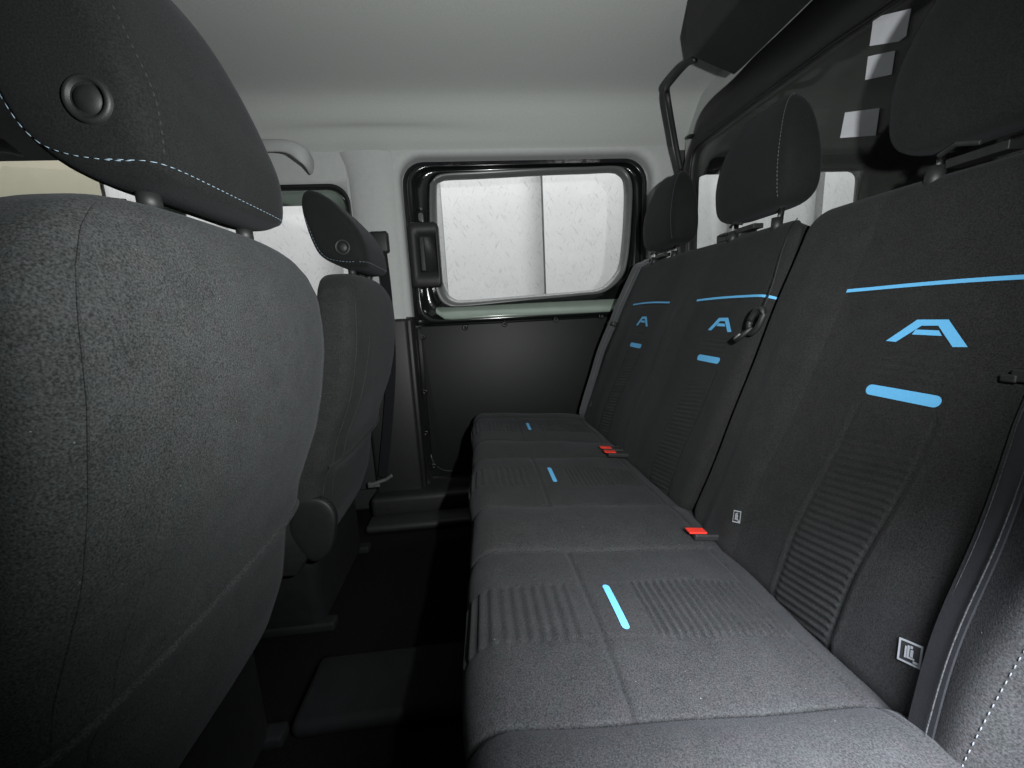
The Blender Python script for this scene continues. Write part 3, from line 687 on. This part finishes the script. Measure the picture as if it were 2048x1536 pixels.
def make_back(u0, u1, cents, near):
    pos = back_factory(u0, u1, cents, near)
    zs = np.linspace(ZB0, ZB1, 290); nu = int((u1-u0)/0.0038); rc = 0.05
    P = np.zeros((len(zs), nu, 3))
    for i, z in enumerate(zs):
        dz = max(0.0, rc-min(z-ZB0, ZB1-z)); sh = rc-math.sqrt(max(rc*rc-dz*dz, 0)); 
        top = (ZB1-z) < 0.2
        shn = 0.006*sstep((z-(-0.02))/0.19) if not near else 0.0        # far back narrows to leave the V-shaped gap
        uu = np.linspace(u0+sh+shn, u1-sh-(0.010*sstep((z+0.02)/0.19) if near else 0.030*sstep((z-0.02)/0.16)), nu)
        P[i] = pos(uu, np.full(nu, z))
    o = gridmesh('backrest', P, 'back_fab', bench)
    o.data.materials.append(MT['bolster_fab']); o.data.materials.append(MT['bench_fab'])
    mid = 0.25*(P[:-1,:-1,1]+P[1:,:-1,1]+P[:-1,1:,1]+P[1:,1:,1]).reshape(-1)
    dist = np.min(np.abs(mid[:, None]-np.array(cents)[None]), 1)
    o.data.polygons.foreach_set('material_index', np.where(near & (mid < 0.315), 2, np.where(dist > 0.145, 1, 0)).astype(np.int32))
    # shell: sides, top and rear of the back
    rim_ = np.vstack([P[0, ::4], P[::6, -1], P[-1, ::-4], P[::-6, 0]])
    keep = [0]
    for k in range(1, len(rim_)):
        if np.linalg.norm(rim_[k]-rim_[keep[-1]]) > 1e-4: keep.append(k)
    rim_ = rim_[keep]
    off = -nb
    l1 = rim_+off*0.055; c = rim_.mean(0)
    l2 = rim_+off*0.078; l2 = c+off*0.078+(rim_-c)*0.965
    l1[:, 2] = np.maximum(l1[:, 2], 0.002+EYE-0.50); 
    rings('back_shell', [rim_, l1, l2], 'shell_shade_fab', o, (False, True))
    return o, pos
near_back, posN = make_back(0.235, 0.792, (CB[0],), True)
far_back, posF = make_back(0.798, 1.690, (CB[1], CB[2]), False)
near_back['label'] = 'separate single backrest nearest the camera'
far_back['label'] = 'double backrest of the two far places'
# ---- prints on the backs
def bpx(p): 
    q = onplane(p[0], p[1], (1, 0, -TB), 0.618); return q[1], q[2]-EYE
A_parts = [[(1774.6,682.8),(1795,684.8),(1846,652.3),(1837,640)], [(1837,640),(1846,652.3),(1879.3,652.3),(1900,640)], [(1900,640),(1879.3,652.3),(1908.6,695.3),(1938.7,695.3)], [(1834.4,660),(1826.6,670),(1887,673),(1881,662)]]
def emblem(pos, parent, du):
    V, Fc = [], []
    for quad in A_parts:
        q = [np.array(bpx(p)) for p in quad]; n = 8; b = len(V)
        for i in range(n+1):
            for j in range(n+1):
                a, c = i/n, j/n; w = (1-a)*(1-c)*q[0]+a*(1-c)*q[1]+a*c*q[2]+(1-a)*c*q[3]
                V.append(pos(np.array(w[0]+du), np.array(w[1]), 0.0014))
        for i in range(n):
            for j in range(n): k = b+i*(n+1)+j; Fc.append((k, k+1, k+n+2, k+n+1))
    return mesh('emblem', V, Fc, 'blue', parent)
zl = lambda t: 0.0085+0.0035*(1-(2*t-1)**2)
for pos, par, c in ((posN, near_back, CB[0]), (posF, far_back, CB[1]), (posF, far_back, CB[2])):
    emblem(pos, par, c-CB[0])
    patch('accent_bar', pos, c-0.049, c+0.046, -0.1285, -0.1430, 'blue', par)
    t = np.linspace(0, 1, 50); P = np.stack([pos(c-0.145+0.292*t, zl(t)+h, 0.0014) for h in (-0.0026, -0.0009, 0.0009, 0.0026)], 1)
    gridmesh('accent_line', P, 'blue', par)
# child-seat anchor tags
def anchor_tag(pos, parent, u, z, w, h):
    P = np.array([[pos(np.array(u+w*(a-0.5)+h*(b-0.5)*0.25), np.array(z+h*(b-0.5)-w*(a-0.5)*0.35), 0.0014) for a in np.linspace(0,1,5)] for b in np.linspace(0,1,5)])
    o = gridmesh('anchor_tag', P, 'tagmat', parent)
    V, Fc = [], []
    def quad(a0, a1, b0, b1):
        k = len(V)
        for (a, b) in ((a0,b0),(a1,b0),(a1,b1),(a0,b1)): V.append(pos(np.array(u+w*(a-0.5)+h*(b-0.5)*0.25), np.array(z+h*(b-0.5)-w*(a-0.5)*0.35), 0.0026))
        Fc.append((k,k+1,k+2,k+3))
    for r in ((0,1,0,0.09),(0,1,0.91,1),(0,0.09,0.09,0.91),(0.91,1,0.09,0.91),(0.10,0.34,0.12,0.22)): quad(*r)
    # seated-figure picture: chair back, child, seat
    for r in ((0.52,0.62,0.30,0.80),(0.36,0.48,0.34,0.66),(0.28,0.62,0.24,0.32),(0.64,0.72,0.22,0.74),(0.40,0.50,0.70,0.82)): quad(*r)
    mesh('tag_print', V, Fc, 'tagwhite', o, False)
u_, z_ = bpx((1846,1312)); anchor_tag(posN, near_back, u_, z_, 0.024, 0.022)
u_, z_ = bpx((1491,1038)); anchor_tag(posN, near_back, u_, z_, 0.016, 0.020)
u_, z_ = bpx((1187,808)); anchor_tag(posF, far_back, u_-0.02, z_, 0.018, 0.020)
# stitched outer edge of the near bolster
stitches('stitching', [posN(np.array(0.262), np.array(z), 0.001) for z in np.linspace(-0.47, -0.20, 80)], 'stitch2', near_back, 0.0042, 0.0042, 0.0006)
# ---- rear headrests
def rear_head(c, pos, par, k):
    HO = [(0.656,0.214),(0.645,0.260),(0.646,0.320),(0.660,0.385),(0.682,0.432),(0.704,0.448),(0.722,0.432),(0.732,0.380),(0.740,0.310),(0.742,0.245),(0.732,0.214),(0.695,0.206)]
    sc_ = 1.10 if k == 0 else 1.0
    O = catmull([(p[0]+0.012, 0.200+(p[1]-0.206)*sc_, 0) for p in HO], 6)[:, :2]
    tp = lambda z: 1.0-0.40*np.clip((z-0.27)/0.185, 0, 1)**2.2-0.05*np.clip((0.26-z)/0.05, 0, 1)**2
    L, ring = pillow(O, c, 0.130*sc_, 6.0, tp, 14)
    h = rings('headrest', L, 'head_fab', bench, (True, True))
    n = len(O); R = ring(0.94, -1); R[:, 1] -= 0.0006
    stitches('stitching', [R[i] for i in range(int(n*0.3/12), int(n*5.2/12))], 'stitch2', h, 0.005, 0.003, 0.0007)
    for s in (-1, 1):
        y = c+s*0.078
        tube('headrest_post', [(0.690, y, 0.120+EYE), (0.702, y, 0.225+EYE)], 0.0062, 'chrome', h, 12)
        V, Fc = tubegeo([(0.688, y, 0.150+EYE), (0.6905, y, 0.181+EYE)], 0.0115, 14); mesh('post_collar', V, Fc, 'black_trim', h)
    V, Fc = join([boxgeo((0.700, c+0.030, 0.180+EYE), (0.026, 0.070, 0.012)), tubegeo([(0.670, c+0.06, 0.190+EYE), (0.664, c+0.035, 0.196+EYE), (0.668, c+0.01, 0.188+EYE)], 0.004, 8)])
    o = mesh('height_lock', V, Fc, 'black_trim', h, False); bevel(o, 0.004)
for k, c in enumerate(CHEAD): rear_head(c, posN if k == 0 else posF, near_back if k == 0 else far_back, k)
# release straps and rear top rails of the backs
for (u, par) in ((0.36, near_back), (1.06, far_back)):
    V, Fc = join([boxgeo((0.715, u, 0.175+EYE), (0.05, 0.10, 0.022)), boxgeo((0.690, u+0.015, 0.182+EYE), (0.012, 0.035, 0.008))])
    o = mesh('release_lever', V, Fc, 'black_trim', par, False); bevel(o, 0.005)

# ================================================================== BELT BUCKLES
def buckle(loc, yaw, label, pitch=0.5):
    t = thing('seat_belt_buckle', label, 'belt buckle', loc, 'belt buckles on the bench')
    Rm = np.array(Matrix.Rotation(yaw, 3, 'Z') @ Matrix.Rotation(pitch, 3, 'Y'))
    def at(v): return np.array(loc)+Rm @ np.array(v)
    V, Fc = boxgeo(at((0.018, 0, 0.0)), (0.072, 0.027, 0.014), Rm); o = mesh('housing', V, Fc, 'black_trim', t, False); bevel(o, 0.004)
    V, Fc = boxgeo(at((-0.010, 0.0, 0.0078)), (0.036, 0.018, 0.004), Rm); o = mesh('red_button', V, Fc, 'red', t, False); bevel(o, 0.0012)
    V, Fc = boxgeo(at((-0.0195, 0.0, 0.002)), (0.0012, 0.019, 0.004), Rm); mesh('slot', V, Fc, 'rubber', o, False)
    return t
def cush_top(p): return onplane(p[0], p[1], (0.0891, 0, 1), -0.405)
b1 = cush_top((1396, 1066)); buckle((b1[0]+0.005, b1[1], b1[2]-0.004), 0.0, 'red-topped buckle between the near and middle seats, larger of the red ones', 0.12)
b2 = cush_top((1222, 906)); buckle((b2[0]+0.005, b2[1], b2[2]-0.004), 0.0, 'red-topped buckle at the far seats, the nearer of a touching pair', 0.12)
buckle((b2[0]+0.005, b2[1]+0.040, b2[2]-0.004), 0.0, 'red-topped buckle at the far seats, the farther of a touching pair', 0.12)

# ================================================================== SEAT BELTS
# far belt: hangs from the rear corner over the side of the far backrest
fb = thing('seat_belt', 'grey seat belt hanging beside the far backrest at the window', 'seat belt', (0.45, 1.66, 0.40), 'rear seat belts')
bz_ = np.linspace(0.176, -0.47, 40); bu_ = 1.600+0.070*sstep((0.20-bz_)/0.5)
bp_ = posF(bu_, bz_, 0.008+0.012*np.sin(np.pi*np.clip((0.18-bz_)/0.6, 0, 1)))
bp_ = np.vstack([bp_[0]+np.array([0.06, 0.0, 0.012]), bp_[0]+np.array([0.02, 0.0, 0.012]), bp_])
ribbon('webbing', bp_, (-0.35, 0.93, 0.0), 0.047, 'webbing', fb)
ribbon('webbing', bp_+nb*0.006+np.array([0, -0.013, 0])*np.linspace(0.3, 1, len(bp_))[:, None], (-0.75, 0.65, 0.0), 0.030, 'webbing', fb)
for q_ in (-0.012, 0.004, 0.016): tube('selvedge', bp_+nb*0.0045+np.array([0, q_, 0]), 0.0011, 'gasket', fb, 5)
Rm = np.stack([np.array([0.0, 1.0, 0.0]), nb, np.cross(np.array([0.0, 1.0, 0.0]), nb)], 1)
V, Fc = boxgeo(bp_[17]+nb*0.003, (0.072, 0.020, 0.018), Rm); o = mesh('belt_guide', V, Fc, 'rubber', fb, False); bevel(o, 0.004)
# near belt: lies down the near bolster
nbt = thing('seat_belt', 'dark seat belt running down the near backrest at the right edge', 'seat belt', (0.50, 0.33, 0.43), 'rear seat belts')
npts = [(2110,640),(2060,790),(2034,900),(2003,1000),(1968,1110),(1932,1220),(1900,1310),(1873,1400)]
zb_ = np.linspace(-0.02, -0.455, 40); ub_ = np.interp(zb_, [-0.455,-0.427,-0.276,-0.142,-0.02], [0.298,0.302,0.322,0.341,0.350])
npp = posN(ub_, zb_, 0.0065)
ribbon('webbing', npp, (0.15, 0.98, 0.0), 0.024, 'web_dark', nbt, 0.0022)
for s_ in (-0.0085, 0.0085): tube('selvedge', posN(ub_+s_, zb_, 0.0080), 0.0007, 'side_fab', nbt, 5)
q = onplane(2056, 752, (1,0,-TB), 0.618-0.008)
V, Fc = join([boxgeo(q, (0.010, 0.022, 0.014)), boxgeo(q+np.array([-0.004, 0.012, -0.004]), (0.004, 0.014, 0.009))]); o = mesh('latch_plate', V, Fc, 'black_trim', nbt, False); bevel(o, 0.003)
# middle belt: comes down the gap between the backs to a black guide with its latch plate
mb = thing('seat_belt', 'black middle seat belt in the gap between the backrests with hanging latch plate', 'seat belt', (0.60, 0.79, 0.78), 'rear seat belts')
mpp = [onplane(p[0], p[1], (1,0,-TB), 0.618-o_) for p, o_ in (((1588,444), -0.045), ((1580,458), -0.006), ((1562,505), 0.004), ((1545,565), 0.006), ((1528,610), 0.012), ((1516,632), 0.018))]
ribbon('webbing', catmull(mpp, 6, False), (0.5, 0.85, 0.0), 0.020, 'web_dark', mb)
def blob(name, px, off, ax, m, par):
    c = onplane(px[0], px[1], (1,0,-TB), 0.618-off); return c
c1 = onplane(1511, 642, (1,0,-TB), 0.618-0.022)
ring_p = [c1+np.array([0.0, 0.016*math.cos(a), 0.0])*1.0+np.array([0.006*math.sin(a)*0.4, -0.010*math.sin(a), 0.026*math.sin(a)]) for a in np.linspace(0, 2*math.pi, 25)]
tube('guide_loop', ring_p, 0.006, 'black_trim', mb, 8)
e0 = onplane(1504, 655, (1,0,-TB), 0.618-0.026); e1 = onplane(1471, 682, (1,0,-TB), 0.618-0.030)
V, Fc = join([tubegeo([e0, (e0+e1)/2, e1], [0.0035, 0.0055, 0.005], 8)]); mesh('latch_plate', V, Fc, 'black_trim', mb)
off = np.array([-0.004, 0, 0.0045]); V, Fc = tubegeo([e0*0.4+e1*0.6+off, e1+off], 0.0022, 6); mesh('metal_tip', V, Fc, 'gasket', mb)
# front passenger belt on the pillar
pb = thing('seat_belt', 'black seat belt running down the pillar behind the far front seat', 'seat belt', (-0.37, 1.69, 0.30))
a1, a2 = onY((764,470), 1.69), onY((764,505), 1.69)
o = box('height_adjuster', ((a1[0]+a2[0])/2-0.01, 1.692, (a1[2]+a2[2])/2+0.005), (0.075, 0.035, 0.085), 'black_trim', pb, 0.012)
ribbon('webbing', catmull([onY(p, y) for p, y in (((764,505), 1.668), ((775,600), 1.66), ((782,720), 1.655), ((776,840), 1.655), ((765,955), 1.66))], 6, False), (0.9, -0.4, 0), 0.046, 'web_dark', pb)
e = onY((762,962), 1.655); V, Fc = join([tubegeo([e+np.array([-0.05,-0.01,-0.012]), e+np.array([0.02, 0, 0.004]), e+np.array([0.05, 0.0, 0.022])], 0.008, 8), boxgeo(e+np.array([-0.03,-0.004,-0.012]), (0.05, 0.012, 0.022))]); o = mesh('anchor', V, Fc, 'gasket', pb, False); bevel(o, 0.003)

# ================================================================== PARTITION BEHIND THE BENCH
XP = 0.90
part = thing('cargo_partition', 'black framed partition with a dark clear pane behind the rear bench', 'partition', (XP, 0.9, 0.0))
def loopX(pts, n=6): return catmull([onX(p, XP) for p in pts], n, False)
outer = [(1357,520),(1362,420),(1367,336),(1383,281),(1398,234),(1422,199),(1469,156),(1508,114),(1565,60),(1625,2),(1700,-70),(1800,-166),(1900,-262)]
inner = [(1374,560),(1377,440),(1381,370),(1385,322),(1396,293),(1422,271),(1480,227),(1535,187),(1600,140),(1672,87),(1755,32),(1850,-31),(1960,-104)]
Lo, Li = loopX(outer), loopX(inner)
n = len(Lo); off = np.array([0.025, 0, 0]); off2 = np.array([-0.004, 0, 0])
V, Fc = [], []
for i in range(n):
    mid = Lo[i]*0.45+Li[i]*0.55
    V += [Lo[i]+off, Lo[i], mid+off2*2.5, Li[i]+off2, Li[i]+off]
for i in range(n-1):
    for k in range(5): Fc.append((i*5+k, i*5+(k+1) % 5, (i+1)*5+(k+1) % 5, (i+1)*5+k))
mesh('frame', V, Fc, 'black_trim', part)
tube('pane_seal', list(Li+off2*1.6), 0.0055, 'rubber', part, 8)
pl = [p+np.array([0.010, 0, 0]) for p in Li]+[np.array([XP+0.010, -0.1, EYE+0.0]), np.array([XP+0.010, Li[0][1], EYE+0.0])]
prism('pane', pl, (0.004, 0, 0), 'pane', part)
prism('lower_panel', [(XP, -0.1, 0.01), (XP, Lo[0][1], 0.01), (XP, Lo[0][1], EYE+0.06), (XP, -0.1, EYE+0.06)], (0.02, 0, 0), 'dark_trim', part, 0.005)
# upper closing strip above the frame, up to the roof lining
up = [p+np.array([0.018, 0, 0]) for p in Lo]
V = up+[np.array([p[0], p[1], max(EYE+0.83, p[2]+0.01)]) for p in up]; Fc = [(i, i+1, n+i+1, n+i) for i in range(n-1)]
mesh('upper_lining', V, Fc, 'headliner', part)
for k_, q in enumerate(([(1747,35),(1822,17),(1812,72),(1797,83),(1739,92)], [(1736,113),(1790,101),(1783,149),(1730,160)], [(1690,225),(1759,216),(1751,271),(1680,276)])):
    P = [onX(p, XP-0.002+0.010) for p in q]; prism('paper_label', P, (0.0012, 0, 0), 'label', part)
c = onX((1381,273), XP-0.012); box('edge_clip', c, (0.02, 0.022, 0.010), 'rubber', part, 0.002)

# roof-mounted belt housing with its tube
rh = thing('roof_belt_housing', 'black box hanging from the roof lining in front of the partition', 'belt housing', (0.76, 1.15, EYE+0.745))
pz = [((1371,72),0.735), ((1384,116),0.690), ((1470,152),0.660), ((1512,98),0.672)]
A = [onZ(p, z) for p, z in pz]
dv = np.array([0.0, -0.36, 0.010])
V = A+[a+dv for a in A]+[a+np.array([0,0,0.16]) for a in (A[0], A[3])]+[a+dv+np.array([0,0,0.16]) for a in (A[0], A[3])]
# end face (towards the far side), bottom facets, side facets
Fc = [(8,0,1,2,3,9), (10,11,7,6,5,4), (0,4,5,1), (1,5,6,2), (2,6,7,3), (8,10,4,0), (3,7,11,9), (9,11,10,8)]
o = mesh('housing', V, Fc, 'black_trim', rh, False); bevel(o, 0.008)
tp_ = [onZ((1392,118), 0.705), onZ((1372,128), 0.71), onZ((1340,165), 0.70), np.array(onY((1334,178), 1.44)), onY((1337,205), 1.45), onY((1350,280), 1.52), onY((1362,342), 1.56)]
tube('guide_tube', catmull(tp_, 5, False), 0.0095, 'black_trim', rh, 12)

# ================================================================== GRAB HANDLE AND SUN VISOR
gh = thing('grab_handle', 'grey roof grab handle above the front passenger window', 'grab handle', (-0.75, YW-0.02, EYE+0.60))
pts = [onY(p, y) for p, y in (((470,300), 1.70), ((520,292), 1.655), ((575,293), 1.635), ((608,312), 1.645), ((622,332), 1.70))]
cv = catmull(pts, 8, False)
V, Fc = [], []
for i, p in enumerate(cv):
    t = cv[min(i+1, len(cv)-1)]-cv[max(i-1, 0)]; t /= np.linalg.norm(t); a = np.array([0.1, 0.25, 1.0]); a -= t*a.dot(t); a /= np.linalg.norm(a); b = np.cross(t, a)
    hgt = 0.030+0.014*sstep(np.array(abs(i/(len(cv)-1)-0.4)*2)); 
    for k in range(12):
        an = 2*math.pi*k/12; V.append(p+a*hgt*0.8*math.cos(an)+b*0.011*math.sin(an))
for i in range(len(cv)-1):
    for k in range(12): Fc.append((i*12+k, i*12+(k+1) % 12, (i+1)*12+(k+1) % 12, (i+1)*12+k))
Fc += [tuple(range(12))[::-1], tuple(range((len(cv)-1)*12, len(cv)*12))]
mesh('grip', V, Fc, 'trim', gh)
vz = [onX(p, -1.45) for p in ((-60,270),(8,278),(44,306),(50,314),(16,306),(-60,296))]
vis = prism('sun_visor', vz, (-0.02, 0.0, 0.004), 'dark_trim', None, 0.004)
tag(vis, 'dark tip of a sun visor at the far left edge, below the near headrest', 'sun visor')
